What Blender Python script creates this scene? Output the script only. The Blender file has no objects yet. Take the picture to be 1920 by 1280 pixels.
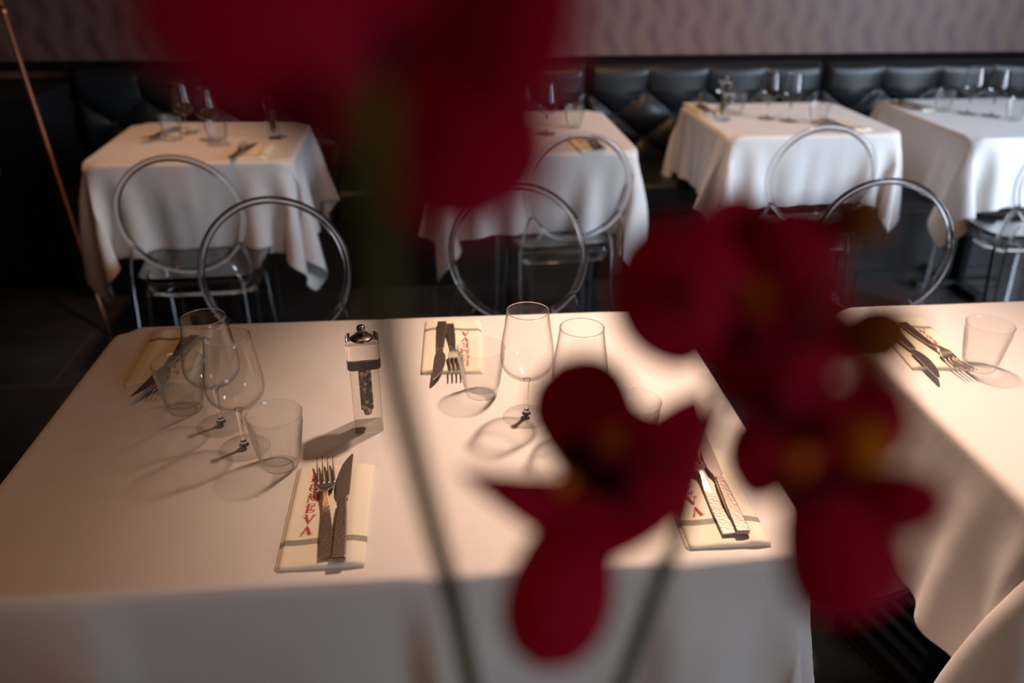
import bpy, bmesh, math, random
import numpy as np
from mathutils import Vector, Matrix
random.seed(4)
SC = bpy.context.scene
COL = SC.collection
PI = math.pi

# ---------------------------------------------------------------- camera
FPX, PITCH, ROLL, YAW = 1569.4, 0.462185, 0.004394, 0.099995
CAM = Vector((0, 0, 1.45))
FW = Vector((math.sin(YAW)*math.cos(PITCH), math.cos(YAW)*math.cos(PITCH), -math.sin(PITCH)))
_r0 = Vector((math.cos(YAW), -math.sin(YAW), 0)); _u0 = _r0.cross(FW)
RT = _r0*math.cos(ROLL) + _u0*math.sin(ROLL)
UP = -_r0*math.sin(ROLL) + _u0*math.cos(ROLL)
cd = bpy.data.cameras.new('camera'); cam = bpy.data.objects.new('camera', cd); COL.objects.link(cam)
m = Matrix((RT, UP, -FW)).transposed().to_4x4(); m.translation = CAM
cam.matrix_world = m
cd.sensor_width = 36; cd.lens = FPX/1920*36; cd.clip_start = .01
cd.dof.use_dof = True; cd.dof.focus_distance = 1.23; cd.dof.aperture_fstop = 2.6
SC.camera = cam
# ---------------------------------------------------------------- world, lights, exposure
w = bpy.data.worlds.new('world'); SC.world = w; w.use_nodes = True
w.node_tree.nodes['Background'].inputs[0].default_value = (.9, .85, 1, 1)
w.node_tree.nodes['Background'].inputs[1].default_value = 0.004
SC.view_settings.view_transform = 'Standard'; SC.view_settings.look = 'None'
SC.view_settings.exposure = 0.0; SC.view_settings.gamma = 1
SC.cycles.use_denoising = True
SC.cycles.max_bounces = 14; SC.cycles.transmission_bounces = 12; SC.cycles.glossy_bounces = 6
SC.cycles.transparent_max_bounces = 40; SC.cycles.diffuse_bounces = 3
SC.cycles.sample_clamp_indirect = 4
SC.cycles.caustics_reflective = False; SC.cycles.caustics_refractive = False

def look(o, tgt):
    o.rotation_euler = (Vector(tgt)-o.location).to_track_quat('-Z', 'Y').to_euler()
def spot(loc, tgt, e, col, ang, r=.05, blend=.6):
    l = bpy.data.lights.new('ceiling_or_fill_spot', 'SPOT'); l.energy = e; l.color = col; l.spot_size = math.radians(ang)
    l.spot_blend = blend; l.shadow_soft_size = r
    o = bpy.data.objects.new('ceiling_or_fill_spot', l); COL.objects.link(o); o.location = loc; look(o, tgt); return o
def area(loc, tgt, e, col, sx, sy, spread=180):
    l = bpy.data.lights.new('window_daylight', 'AREA'); l.shape = 'RECTANGLE'; l.size = sx; l.size_y = sy; l.spread = math.radians(spread); l.energy = e; l.color = col
    o = bpy.data.objects.new('window_daylight', l); COL.objects.link(o); o.location = loc; look(o, tgt); return o
WARM = (1, .56, .28)
spot((.72, 1.85, 2.62), (.52, 1.20, .75), 290, (1, .68, .51), 52, .08, 1)
spot((2.2, 1.6, 2.62), (1.8, 1.3, .75), 46, (1, .70, .54), 66, .09, 1)
spot((-.7, 2.75, 2.62), (-.72, 3.05, .75), 60, (1, .50, .24), 50, .06, 1)
spot((-.5, 1.3, 2.62), (-.8, 2.8, .55), 10, (1, .60, .34), 46, .08, 1)  # added fill, not a known fixture: warms the cloth hanging by the pole
spot((.85, 2.75, 2.62), (1.0, 3.3, .75), 70, WARM, 72, .06, 1)
spot((-1.5, -.5, 2.5), (-.1, .75, .55), 26, (1, .50, .22), 46, .10, 1)  # added fill out of view: warms the near table's front drape
spot((1.5, -1.0, 2.6), (.1, .8, .6), 2, WARM, 80, .10, 1)  # weak added fill behind the camera, stands in for warm room bounce
area((4.05, 1.1, 1.55), (2.2, 3.1, .75), 50, (.68, .82, 1), 1.4, 1.6, 85)
area((2.4, -1.85, 1.5), (.6, .9, .5), 8, (.82, .88, 1), 1.1, 1.3, 90)
for _x, _y in ((-.38, 1.62), (-.30, 1.68), (-.33, 1.55), (-.24, 1.60), (-.29, 1.50), (.62, 1.75), (1.45, 1.62), (1.52, 1.70)):   # small bare lamps below the ceiling
    _l = bpy.data.lights.new('ceiling_lamp', 'POINT'); _l.energy = 1.3; _l.color = (1, .45, .14); _l.shadow_soft_size = .016
    _o = bpy.data.objects.new('ceiling_lamp', _l); COL.objects.link(_o); _o.location = (_x, _y, 2.45)

# ---------------------------------------------------------------- helpers
def ray(px, py): return FW + RT*((px-960)/FPX) - UP*((py-640)/FPX)
def at(px, py, z=.753):
    d = ray(px, py); return CAM + d*((z-CAM.z)/d.z)
def atd(px, py, d): return CAM + ray(px, py)*(d*.8)

def obj(name, bm, mat, parent=None, smooth=True, sub=0, bev=0, solid=0):
    me = bpy.data.meshes.new(name); bm.to_mesh(me); bm.free()
    o = bpy.data.objects.new(name, me); COL.objects.link(o)
    if mat: me.materials.append(mat)
    if smooth:
        for p in me.polygons: p.use_smooth = True
    if parent: o.parent = parent
    if solid:
        md = o.modifiers.new('s', 'SOLIDIFY'); md.thickness = solid; md.offset = 0
    if bev:
        md = o.modifiers.new('b', 'BEVEL'); md.width = bev; md.segments = 3; md.limit_method = 'ANGLE'; md.harden_normals = True
    if sub:
        md = o.modifiers.new('u', 'SUBSURF'); md.levels = sub; md.render_levels = sub
    return o
def tag(o, label, cat, group=None):
    o['label'] = label; o['category'] = cat
    if group: o['group'] = group
    return o
def thing(name, label, cat, loc=(0, 0, 0), rz=0, group=None):
    o = bpy.data.objects.new(name, None); COL.objects.link(o); o.empty_display_size = .05
    o.location = loc; o.rotation_euler = (0, 0, rz); return tag(o, label, cat, group)
def struct(name, bm, mat, **k):
    o = obj(name, bm, mat, smooth=False, **k); o['kind'] = 'structure'; return o
def dup(root, loc, rz, label, group=None):
    def cp(o, par):
        c = o.copy(); COL.objects.link(c)
        if par: c.parent = par
        for ch in list(o.children): cp(ch, c)
        return c
    r = cp(root, None); r.location = loc; r.rotation_euler = (0, 0, rz); r['label'] = label
    if group: r['group'] = group
    return r
def box(bm, x0, x1, y0, y1, z0, z1):
    vs = [bm.verts.new((x, y, z)) for z in (z0, z1) for x, y in ((x0, y0), (x1, y0), (x1, y1), (x0, y1))]
    for f in ((3, 2, 1, 0), (4, 5, 6, 7), (0, 1, 5, 4), (1, 2, 6, 5), (2, 3, 7, 6), (3, 0, 4, 7)):
        bm.faces.new([vs[i] for i in f])
    return bm
def prism(bm, pts, z0, z1):
    a = [bm.verts.new((x, y, z0)) for x, y in pts]; b = [bm.verts.new((x, y, z1)) for x, y in pts]
    n = len(pts)
    bm.faces.new(a[::-1]); bm.faces.new(b)
    for i in range(n): bm.faces.new((a[i], a[(i+1) % n], b[(i+1) % n], b[i]))
    return bm
def lathe(bm, prof, seg=48, fn=None):
    """prof: list of (r, z); fn(r, z, ang) -> r"""
    rows = []
    for r, z in prof:
        if r < 1e-6: rows.append([bm.verts.new((0, 0, z))]); continue
        row = []
        for k in range(seg):
            a = 2*PI*k/seg; rr = fn(r, z, a) if fn else r
            row.append(bm.verts.new((rr*math.cos(a), rr*math.sin(a), z)))
        rows.append(row)
    for A, B in zip(rows, rows[1:]):
        for k in range(seg):
            k2 = (k+1) % seg
            if len(A) == 1 and len(B) == 1: continue
            if len(A) == 1: bm.faces.new((A[0], B[k2], B[k]))
            elif len(B) == 1: bm.faces.new((A[k], A[k2], B[0]))
            else: bm.faces.new((A[k], A[k2], B[k2], B[k]))
    bmesh.ops.recalc_face_normals(bm, faces=bm.faces)
    return bm
def tube(bm, pts, rad, seg=10, closed=False):
    n = len(pts); rows = []; pts = [Vector(p) for p in pts]
    ref = None
    for i, p in enumerate(pts):
        if closed: t = pts[(i+1) % n]-pts[i-1]
        else: t = pts[min(i+1, n-1)]-pts[max(i-1, 0)]
        t.normalize()
        if ref is None:
            ref = Vector((0, 0, 1)) if abs(t.z) < .9 else Vector((0, 1, 0))
        s = t.cross(ref).normalized(); ref = s.cross(t).normalized()
        r = rad(i/(n-1)) if callable(rad) else rad
        rows.append([bm.verts.new(p+s*(r*math.cos(2*PI*k/seg))+ref*(r*math.sin(2*PI*k/seg))) for k in range(seg)])
    for i in range(n if closed else n-1):
        A, B = rows[i], rows[(i+1) % n]
        for k in range(seg): bm.faces.new((A[k], A[(k+1) % seg], B[(k+1) % seg], B[k]))
    if not closed: bm.faces.new(rows[0][::-1]); bm.faces.new(rows[-1])
    bmesh.ops.recalc_face_normals(bm, faces=bm.faces)
    return bm
def ribbon(bm, A, B, T):
    """slab between edge polylines A and B, thickness vector per row T"""
    rows = []
    for a, b, t in zip(A, B, T):
        a, b, t = Vector(a), Vector(b), Vector(t)/2
        rows.append([bm.verts.new(v) for v in (a-t, b-t, b+t, a+t)])
    for R0, R1 in zip(rows, rows[1:]):
        for k in range(4): bm.faces.new((R0[k], R0[(k+1) % 4], R1[(k+1) % 4], R1[k]))
    bm.faces.new(rows[0][::-1]); bm.faces.new(rows[-1])
    bmesh.ops.recalc_face_normals(bm, faces=bm.faces)
    return bm
def smoothline(P, n):
    """Catmull-Rom through tuples of any dimension"""
    P = [np.array(p, float) for p in P]; P = [2*P[0]-P[1]]+P+[2*P[-1]-P[-2]]
    out = []; m_ = len(P)-3
    for i in range(n):
        t = i/(n-1)*m_; k = min(int(t), m_-1); t -= k
        a, b, c, d = P[k:k+4]
        out.append(.5*((2*b)+(-a+c)*t+(2*a-5*b+4*c-d)*t*t+(-a+3*b-3*c+d)*t**3))
    return out

# ---------------------------------------------------------------- materials
def mat(name):
    m_ = bpy.data.materials.new(name); m_.use_nodes = True; nt = m_.node_tree; nt.nodes.clear()
    out = nt.nodes.new('ShaderNodeOutputMaterial'); return m_, nt, out
def N(nt, kind, **k):
    n = nt.nodes.new(kind)
    for a, b in k.items():
        if a.startswith('i_'):
            key = a[2:]; n.inputs[int(key) if key.isdigit() else key.replace('_', ' ')].default_value = b
        else: setattr(n, a, b)
    return n
def pbr(name, col, rough=.5, metal=0, noise=0, scale=30, bump=0, bscale=200, trans=0, ior=1.45, sheen=0, spec=.5, coat=0):
    m_, nt, out = mat(name)
    p = N(nt, 'ShaderNodeBsdfPrincipled'); nt.links.new(p.outputs[0], out.inputs[0])
    p.inputs['Base Color'].default_value = (*col, 1); p.inputs['Roughness'].default_value = rough
    p.inputs['Metallic'].default_value = metal; p.inputs['Transmission Weight'].default_value = trans
    p.inputs['IOR'].default_value = ior; p.inputs['Sheen Weight'].default_value = sheen
    p.inputs['Specular IOR Level'].default_value = spec; p.inputs['Coat Weight'].default_value = coat
    tc = N(nt, 'ShaderNodeTexCoord')
    if noise:
        nz = N(nt, 'ShaderNodeTexNoise', i_Scale=scale, i_Detail=4.0)
        nt.links.new(tc.outputs['Object'], nz.inputs['Vector'])
        mr = N(nt, 'ShaderNodeMapRange'); mr.inputs[3].default_value = 1-noise; mr.inputs[4].default_value = 1+noise
        nt.links.new(nz.outputs[0], mr.inputs[0])
        mx = N(nt, 'ShaderNodeMix', data_type='RGBA', blend_type='MULTIPLY'); mx.inputs[0].default_value = 1
        mx.inputs[6].default_value = (*col, 1); nt.links.new(mr.outputs[0], mx.inputs[7])
        nt.links.new(mx.outputs[2], p.inputs['Base Color'])
    if bump:
        nz = N(nt, 'ShaderNodeTexNoise', i_Scale=bscale, i_Detail=3.0)
        nt.links.new(tc.outputs['Object'], nz.inputs['Vector'])
        b = N(nt, 'ShaderNodeBump', i_Strength=bump, i_Distance=.002)
        nt.links.new(nz.outputs[0], b.inputs['Height']); nt.links.new(b.outputs[0], p.inputs['Normal'])
    return m_
def thin_glass(name, tint=(.985, .985, .98), edge=(.45, .43, .40), haze=0.0, refl=1.0):
    """single thin wall: light passes straight through, more is absorbed and reflected at grazing angles"""
    m_, nt, out = mat(name)
    lw = N(nt, 'ShaderNodeLayerWeight', i_Blend=.5)
    pw = N(nt, 'ShaderNodeMath', operation='POWER'); pw.inputs[1].default_value = 5.0
    nt.links.new(lw.outputs['Facing'], pw.inputs[0])
    cm = N(nt, 'ShaderNodeMix', data_type='RGBA'); cm.inputs[6].default_value = (*tint, 1); cm.inputs[7].default_value = (*edge, 1)
    nt.links.new(pw.outputs[0], cm.inputs[0])
    tr = N(nt, 'ShaderNodeBsdfTransparent'); nt.links.new(cm.outputs[2], tr.inputs[0])
    gl = N(nt, 'ShaderNodeBsdfGlossy'); gl.inputs['Roughness'].default_value = .012
    mu = N(nt, 'ShaderNodeMath', operation='MULTIPLY_ADD'); mu.inputs[1].default_value = .75*refl; mu.inputs[2].default_value = .035*refl; mu.use_clamp = True
    nt.links.new(pw.outputs[0], mu.inputs[0])
    mx = N(nt, 'ShaderNodeMixShader'); nt.links.new(mu.outputs[0], mx.inputs[0])
    nt.links.new(tr.outputs[0], mx.inputs[1]); nt.links.new(gl.outputs[0], mx.inputs[2]); last = mx
    if haze:
        df = N(nt, 'ShaderNodeBsdfTranslucent'); d2 = N(nt, 'ShaderNodeBsdfDiffuse'); a = N(nt, 'ShaderNodeMixShader')
        nt.links.new(df.outputs[0], a.inputs[1]); nt.links.new(d2.outputs[0], a.inputs[2])
        df.inputs[0].default_value = d2.inputs[0].default_value = (.85, .86, .85, 1)
        h = N(nt, 'ShaderNodeMixShader'); h.inputs[0].default_value = haze
        nt.links.new(mx.outputs[0], h.inputs[1]); nt.links.new(a.outputs[0], h.inputs[2]); last = h
    nt.links.new(last.outputs[0], out.inputs[0]); return m_

def cloth_mat(name, col):
    m_, nt, out = mat(name)
    tc = N(nt, 'ShaderNodeTexCoord')
    p = N(nt, 'ShaderNodeBsdfPrincipled', i_Roughness=.75); p.inputs['Sheen Weight'].default_value = .15
    p.inputs['Specular IOR Level'].default_value = .25
    nz = N(nt, 'ShaderNodeTexNoise', i_Scale=7.0, i_Detail=3.0); nt.links.new(tc.outputs['Object'], nz.inputs['Vector'])
    cr = N(nt, 'ShaderNodeMix', data_type='RGBA'); cr.inputs[6].default_value = (*col, 1)
    cr.inputs[7].default_value = (col[0]*.95, col[1]*.94, col[2]*.93, 1)
    nt.links.new(nz.outputs[0], cr.inputs[0]); nt.links.new(cr.outputs[2], p.inputs['Base Color'])
    wv = N(nt, 'ShaderNodeTexNoise', i_Scale=900.0, i_Detail=1.0); nt.links.new(tc.outputs['Object'], wv.inputs['Vector'])
    b1 = N(nt, 'ShaderNodeBump', i_Strength=.12, i_Distance=.001); nt.links.new(wv.outputs[0], b1.inputs['Height'])
    n2 = N(nt, 'ShaderNodeTexNoise', i_Scale=16.0, i_Detail=2.0); nt.links.new(tc.outputs['Object'], n2.inputs['Vector'])
    b2 = N(nt, 'ShaderNodeBump', i_Strength=.25, i_Distance=.006); nt.links.new(n2.outputs[0], b2.inputs['Height'])
    nt.links.new(b1.outputs[0], b2.inputs['Normal']); nt.links.new(b2.outputs[0], p.inputs['Normal'])
    nt.links.new(p.outputs[0], out.inputs[0])
    return m_

def wallpaper_mat():
    m_, nt, out = mat('wallpaper')
    tc = N(nt, 'ShaderNodeTexCoord'); sp = N(nt, 'ShaderNodeSeparateXYZ'); nt.links.new(tc.outputs['Object'], sp.inputs[0])
    def M(op, a, b=None):
        n = N(nt, 'ShaderNodeMath', operation=op)
        for i, v in enumerate((a, b)):
            if v is None: continue
            if isinstance(v, (int, float)): n.inputs[i].default_value = v
            else: nt.links.new(v, n.inputs[i])
        return n.outputs[0]
    x, z = sp.outputs[0], sp.outputs[2]
    waves = M('MULTIPLY', M('SINE', M('MULTIPLY', z, 2*PI/.19)), .014)
    ph = M('MULTIPLY', M('ADD', x, waves), 2*PI/.105)
    a = M('ADD', M('MULTIPLY', M('SINE', ph), .5), .5)
    fine = M('ADD', M('MULTIPLY', M('SINE', M('MULTIPLY', ph, 7)), .12), 0)
    leaf = M('MULTIPLY', M('ADD', M('MULTIPLY', M('SINE', M('ADD', M('MULTIPLY', z, 2*PI/.19), M('MULTIPLY', x, 2*PI/.21))), .3), .7), a)
    fac = M('ADD', leaf, fine)
    mx = N(nt, 'ShaderNodeMix', data_type='RGBA'); nt.links.new(fac, mx.inputs[0]); mx.clamp_factor = True
    mx.inputs[6].default_value = (.135, .068, .047, 1); mx.inputs[7].default_value = (.088, .028, .027, 1)
    p = N(nt, 'ShaderNodeBsdfPrincipled', i_Roughness=.55); nt.links.new(mx.outputs[2], p.inputs['Base Color'])
    nt.links.new(p.outputs[0], out.inputs[0]); return m_
def floor_mat():
    m_, nt, out = mat('floor_tiles')
    tc = N(nt, 'ShaderNodeTexCoord')
    br = N(nt, 'ShaderNodeTexBrick', offset=0.5, i_Scale=1.0); nt.links.new(tc.outputs['Object'], br.inputs['Vector'])
    br.inputs['Color1'].default_value = (.050, .048, .048, 1); br.inputs['Color2'].default_value = (.038, .037, .038, 1)
    br.inputs['Mortar'].default_value = (.10, .085, .07, 1); br.inputs['Mortar Size'].default_value = .004
    br.inputs['Brick Width'].default_value = .9; br.inputs['Row Height'].default_value = .45
    nz = N(nt, 'ShaderNodeTexNoise', i_Scale=6.0, i_Detail=6.0); nt.links.new(tc.outputs['Object'], nz.inputs['Vector'])
    mx = N(nt, 'ShaderNodeMix', data_type='RGBA', blend_type='OVERLAY'); mx.inputs[0].default_value = .6
    nt.links.new(br.outputs[0], mx.inputs[6]); nt.links.new(nz.outputs[0], mx.inputs[7])
    p = N(nt, 'ShaderNodeBsdfPrincipled', i_Roughness=.42); nt.links.new(mx.outputs[2], p.inputs['Base Color'])
    nt.links.new(p.outputs[0], out.inputs[0]); return m_
def petal_mat(name, c1, c2, tr=.3):
    m_, nt, out = mat(name)
    tc = N(nt, 'ShaderNodeTexCoord'); nz = N(nt, 'ShaderNodeTexNoise', i_Scale=40.0, i_Detail=3.0)
    nt.links.new(tc.outputs['Object'], nz.inputs['Vector'])
    mx = N(nt, 'ShaderNodeMix', data_type='RGBA'); mx.inputs[6].default_value = (*c1, 1); mx.inputs[7].default_value = (*c2, 1)
    nt.links.new(nz.outputs[0], mx.inputs[0])
    p = N(nt, 'ShaderNodeBsdfPrincipled', i_Roughness=.7); nt.links.new(mx.outputs[2], p.inputs['Base Color'])
    p.inputs['Specular IOR Level'].default_value = .12
    t = N(nt, 'ShaderNodeBsdfTranslucent'); nt.links.new(mx.outputs[2], t.inputs[0])
    s = N(nt, 'ShaderNodeMixShader'); s.inputs[0].default_value = tr
    nt.links.new(p.outputs[0], s.inputs[1]); nt.links.new(t.outputs[0], s.inputs[2]); nt.links.new(s.outputs[0], out.inputs[0])
    return m_
def corn_mat():
    m_, nt, out = mat('peppercorns')
    tc = N(nt, 'ShaderNodeTexCoord'); v = N(nt, 'ShaderNodeTexVoronoi', i_Scale=190.0); nt.links.new(tc.outputs['Object'], v.inputs['Vector'])
    r = N(nt, 'ShaderNodeValToRGB'); r.color_ramp.interpolation = 'CONSTANT'
    e = r.color_ramp.elements; e[0].color = (.012, .006, .004, 1); e[1].position = .5; e[1].color = (.05, .02, .01, 1)
    x = e.new(.72); x.color = (.50, .33, .12, 1)
    sp = N(nt, 'ShaderNodeSeparateColor'); nt.links.new(v.outputs['Color'], sp.inputs[0]); nt.links.new(sp.outputs[0], r.inputs[0])
    p = N(nt, 'ShaderNodeBsdfPrincipled', i_Roughness=.5); nt.links.new(r.outputs[0], p.inputs['Base Color'])
    b = N(nt, 'ShaderNodeBump', i_Strength=1.0, i_Distance=.003); b.invert = True
    nt.links.new(v.outputs['Distance'], b.inputs['Height']); nt.links.new(b.outputs[0], p.inputs['Normal'])
    nt.links.new(p.outputs[0], out.inputs[0]); return m_
def napkin_mat():
    """cream cotton with a woven grey band near the hem (band along local y)"""
    m_, nt, out = mat('napkin_cotton')
    tc = N(nt, 'ShaderNodeTexCoord'); sp = N(nt, 'ShaderNodeSeparateXYZ'); nt.links.new(tc.outputs['Object'], sp.inputs[0])
    def M(op, a, b=None):
        n = N(nt, 'ShaderNodeMath', operation=op)
        for i, v in enumerate((a, b)):
            if v is None: continue
            if isinstance(v, (int, float)): n.inputs[i].default_value = v
            else: nt.links.new(v, n.inputs[i])
        return n.outputs[0]
    x, y = sp.outputs[0], sp.outputs[1]
    band = M('MULTIPLY', M('GREATER_THAN', y, .040), M('LESS_THAN', y, .051))
    k = 2*PI/.0028
    chk = M('GREATER_THAN', M('MULTIPLY', M('SINE', M('MULTIPLY', M('ADD', x, y), k)), M('SINE', M('MULTIPLY', M('SUBTRACT', x, y), k))), -.25)
    fac = M('MULTIPLY', band, chk)
    mx = N(nt, 'ShaderNodeMix', data_type='RGBA'); nt.links.new(fac, mx.inputs[0])
    mx.inputs[6].default_value = (.92, .86, .70, 1); mx.inputs[7].default_value = (.085, .080, .075, 1)
    p = N(nt, 'ShaderNodeBsdfPrincipled', i_Roughness=.8); nt.links.new(mx.outputs[2], p.inputs['Base Color'])
    nz = N(nt, 'ShaderNodeTexNoise', i_Scale=1200.0); nt.links.new(tc.outputs['Object'], nz.inputs['Vector'])
    b = N(nt, 'ShaderNodeBump', i_Strength=.2, i_Distance=.001); nt.links.new(nz.outputs[0], b.inputs['Height']); nt.links.new(b.outputs[0], p.inputs['Normal'])
    nt.links.new(p.outputs[0], out.inputs[0]); return m_

M_CLOTH = cloth_mat('white_tablecloth_cotton', (.82, .79, .77))
M_FLOOR = floor_mat(); M_PAPER = wallpaper_mat()
M_LEATHER = pbr('black_leather', (.012, .013, .014), .42, bump=.25, bscale=160, spec=.5)
M_BLACK = pbr('black_lacquer', (.010, .009, .009), .5, noise=.2)
M_DARKWALL = pbr('dark_brown_plaster', (.060, .034, .026), .8, noise=.2, scale=8)
M_CEIL = pbr('dark_ceiling_paint', (.22, .16, .12), .9, noise=.1)
M_WINE = thin_glass('wine_glass', tint=(.998, .998, .997), edge=(.34, .31, .28), refl=.8)
M_MILL = thin_glass('mill_acrylic', tint=(.93, .93, .91), edge=(.25, .22, .2), refl=2.2)
M_TUMB = thin_glass('ribbed_glass', tint=(.99, .99, .985), edge=(.42, .41, .38), haze=.035)
M_PANEL = thin_glass('clear_acrylic_sheet', tint=(.97, .97, .97), haze=.008, refl=.6)
M_ACRYL = pbr('clear_acrylic', (1, 1, 1), .03, trans=1, ior=1.46)
M_STEEL = pbr('brushed_steel', (.44, .36, .31), .34, 1, bump=.2, bscale=260)
M_BLADE = pbr('polished_steel', (.72, .62, .56), .30, 1)
M_CAP = pbr('pewter_cap', (.30, .26, .21), .3, 1)
M_CORN = corn_mat(); M_NAP = napkin_mat()
M_INK = pbr('red_ink', (.62, .07, .08), .7)
M_COPPER = pbr('copper_pole', (.75, .33, .18), .42, 1, noise=.2)
M_PETAL = petal_mat('dark_red_petals', (.52, .003, .028), (.60, .005, .040), .2)
M_LIP = petal_mat('orange_lip', (.95, .36, .015), (.90, .24, .01), .3)
M_THROAT = petal_mat('dark_maroon_throat', (.05, .003, .008), (.10, .004, .012), .1)
M_BUD = petal_mat('brown_orange_bud', (.50, .14, .014), (.16, .03, .010), .1)
M_STEM = petal_mat('olive_stem', (.105, .080, .018), (.14, .105, .024), .08)
M_STEM2 = petal_mat('grey_green_stem', (.075, .085, .045), (.10, .11, .06), .05)
M_VASE = pbr('white_ceramic', (.7, .68, .64), .3, noise=.05)
M_WOOD = pbr('dark_stained_wood', (.035, .02, .012), .45, noise=.4, scale=12)

# ---------------------------------------------------------------- room
XL, XR, YF, YB, ZC = -2.05, 4.2, -2.0, 4.06, 2.75
struct('floor', box(bmesh.new(), XL-.1, XR+.1, YF-.1, YB+.1, -.05, 0), M_FLOOR)
struct('ceiling', box(bmesh.new(), XL-.1, XR+.1, YF-.1, YB+.1, ZC, ZC+.05), M_CEIL)
struct('wall_back', box(bmesh.new(), XL-.1, XR+.1, YB, YB+.1, 0, ZC), M_PAPER)
struct('wall_left', box(bmesh.new(), XL-.1, XL, YF, YB, 0, ZC), M_DARKWALL)
bm = bmesh.new()   # the street side, with two window openings
box(bm, XL, .7, YF-.1, YF, 0, ZC); box(bm, 2.5, XR, YF-.1, YF, 0, ZC); box(bm, .7, 2.5, YF-.1, YF, 0, .9); box(bm, .7, 2.5, YF-.1, YF, 2.5, ZC)
struct('wall_front', bm, M_DARKWALL)
bm = bmesh.new()
box(bm, XR, XR+.1, YF, -.3, 0, ZC); box(bm, XR, XR+.1, 1.8, YB, 0, ZC); box(bm, XR, XR+.1, -.3, 1.8, 0, .6); box(bm, XR, XR+.1, -.3, 1.8, 2.5, ZC)
struct('wall_right', bm, M_DARKWALL)
struct('baseboard_left', box(bmesh.new(), XL, XL+.018, YF, 3.62, 0, .12), pbr('brown_baseboard', (.11, .06, .045), .5), bev=.004)
struct('trim_1', box(bmesh.new(), XL, XR, YB-.02, YB, .86, .90), pbr('matte_black_paint', (.006, .006, .006), .95, spec=.05))

# ---------------------------------------------------------------- banquette
def banquette(x0, x1, label, top=.88):
    t = thing('banquette', label, 'banquette', ((x0+x1)/2, 4.03, 0), 0, 'black tufted banquette units along the back wall')
    W = (x1-x0)-.008; H = top-.40
    nu, nv = 120, 60; bm = bmesh.new(); g = []
    sx = W/8
    for j in range(nv+1):
        row = []; v = j/nv
        for i in range(nu+1):
            u = i/nu; X = (u-.5)*W; Zd = v*H      # Zd: distance below top
            p = (X+W/2)/sx; q = (Zd-.125)/.105
            if q > 0:
                a = abs(math.sin(PI*(p+q)/2))*abs(math.sin(PI*(p-q)/2)); d = .045*a**.45
            else:
                c = abs(math.sin(PI*p/2)) if True else 0
                k = max(0, 1+Zd*0-(-q))
                d = .045*(abs(math.sin(PI*p/2))**.45*max(0, 1+q*.8)+(1-max(0, 1+q*.8))*.93)
            edge = min(u, 1-u)*W
            d *= min(1, (edge/.03)**.5) if edge < .03 else 1
            roll = .05*(1-math.sqrt(max(0, 1-((.05-Zd)/.05)**2))) if Zd < .05 else 0
            row.append(bm.verts.new((X, -.09-.012-d+roll, top-Zd)))
        g.append(row)
    for j in range(nv):
        for i in range(nu): bm.faces.new((g[j][i], g[j+1][i], g[j+1][i+1], g[j][i+1]))
    box(bm, -W/2, W/2, -.09, 0, .40, top-.004)
    for r_ in range(4):
        for c_ in range(9):
            if (r_+c_) % 2: continue
            X = (c_)*sx-W/2; Z = top-.125-.105*r_
            if abs(X) > W/2-.03: continue
            bmesh.ops.create_uvsphere(bm, u_segments=10, v_segments=6, radius=.010, matrix=Matrix.Translation((X, -.106, Z)))
    obj('backrest', bm, M_LEATHER, t)
    obj('seat', box(bmesh.new(), -W/2, W/2, -.58, -.15, .30, .45), M_LEATHER, t, bev=.03)
    obj('plinth', box(bmesh.new(), -W/2, W/2, -.54, -.02, .0, .30), M_BLACK, t, bev=.004)
banquette(-1.53, -.40, 'black buttoned leather banquette unit behind the table near the leaning pole')
banquette(-.40, .73, 'black buttoned leather banquette unit mostly hidden behind the largest dark red flower')
banquette(.73, 1.86, 'black buttoned leather banquette unit behind the table with two upright glasses and pepper mill')
banquette(1.86, 2.99, 'black buttoned leather banquette unit behind the bluish daylit table')
banquette(2.99, 4.12, 'black buttoned leather banquette unit at the right-hand end of the row')
t = thing('sideboard', 'low black lacquered sideboard in the dark corner beside the banquette', 'cabinet', (-1.79, 3.80, 0))
obj('body', box(bmesh.new(), -.235, .235, -.20, .24, .04, .80), M_BLACK, t, bev=.004)
obj('top', box(bmesh.new(), -.245, .245, -.215, .25, .80, .83), M_BLACK, t, bev=.004)
for s in (-1, 1):
    d = obj('door', box(bmesh.new(), -.228 if s < 0 else .004, -.004 if s < 0 else .228, -.218, -.201, .07, .785), M_BLACK, t, bev=.003)
    obj('handle', tube(bmesh.new(), [(s*.03, -.228, .48), (s*.03, -.228, .58)], .005), M_CAP, d)

# leaning pole
t = thing('pole', 'thin copper pole leaning in the dark corner by the sideboard', 'pole', (0, 0, 0))
P0 = at(205, 625, .004)
P1 = CAM+ray(6, 20)*3.1
obj('shaft', tube(bmesh.new(), [P0+(P1-P0)*k/8 for k in range(9)]+[P1+(P1-P0)*min((-2.04-P1.x)/(P1.x-P0.x), (2.74-P1.z)/(P1.z-P0.z))], .0075), M_COPPER, t)
obj('collar', tube(bmesh.new(), [P1-(P1-P0)*.012, P1+(P1-P0)*.012], .013), M_COPPER, t)

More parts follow.
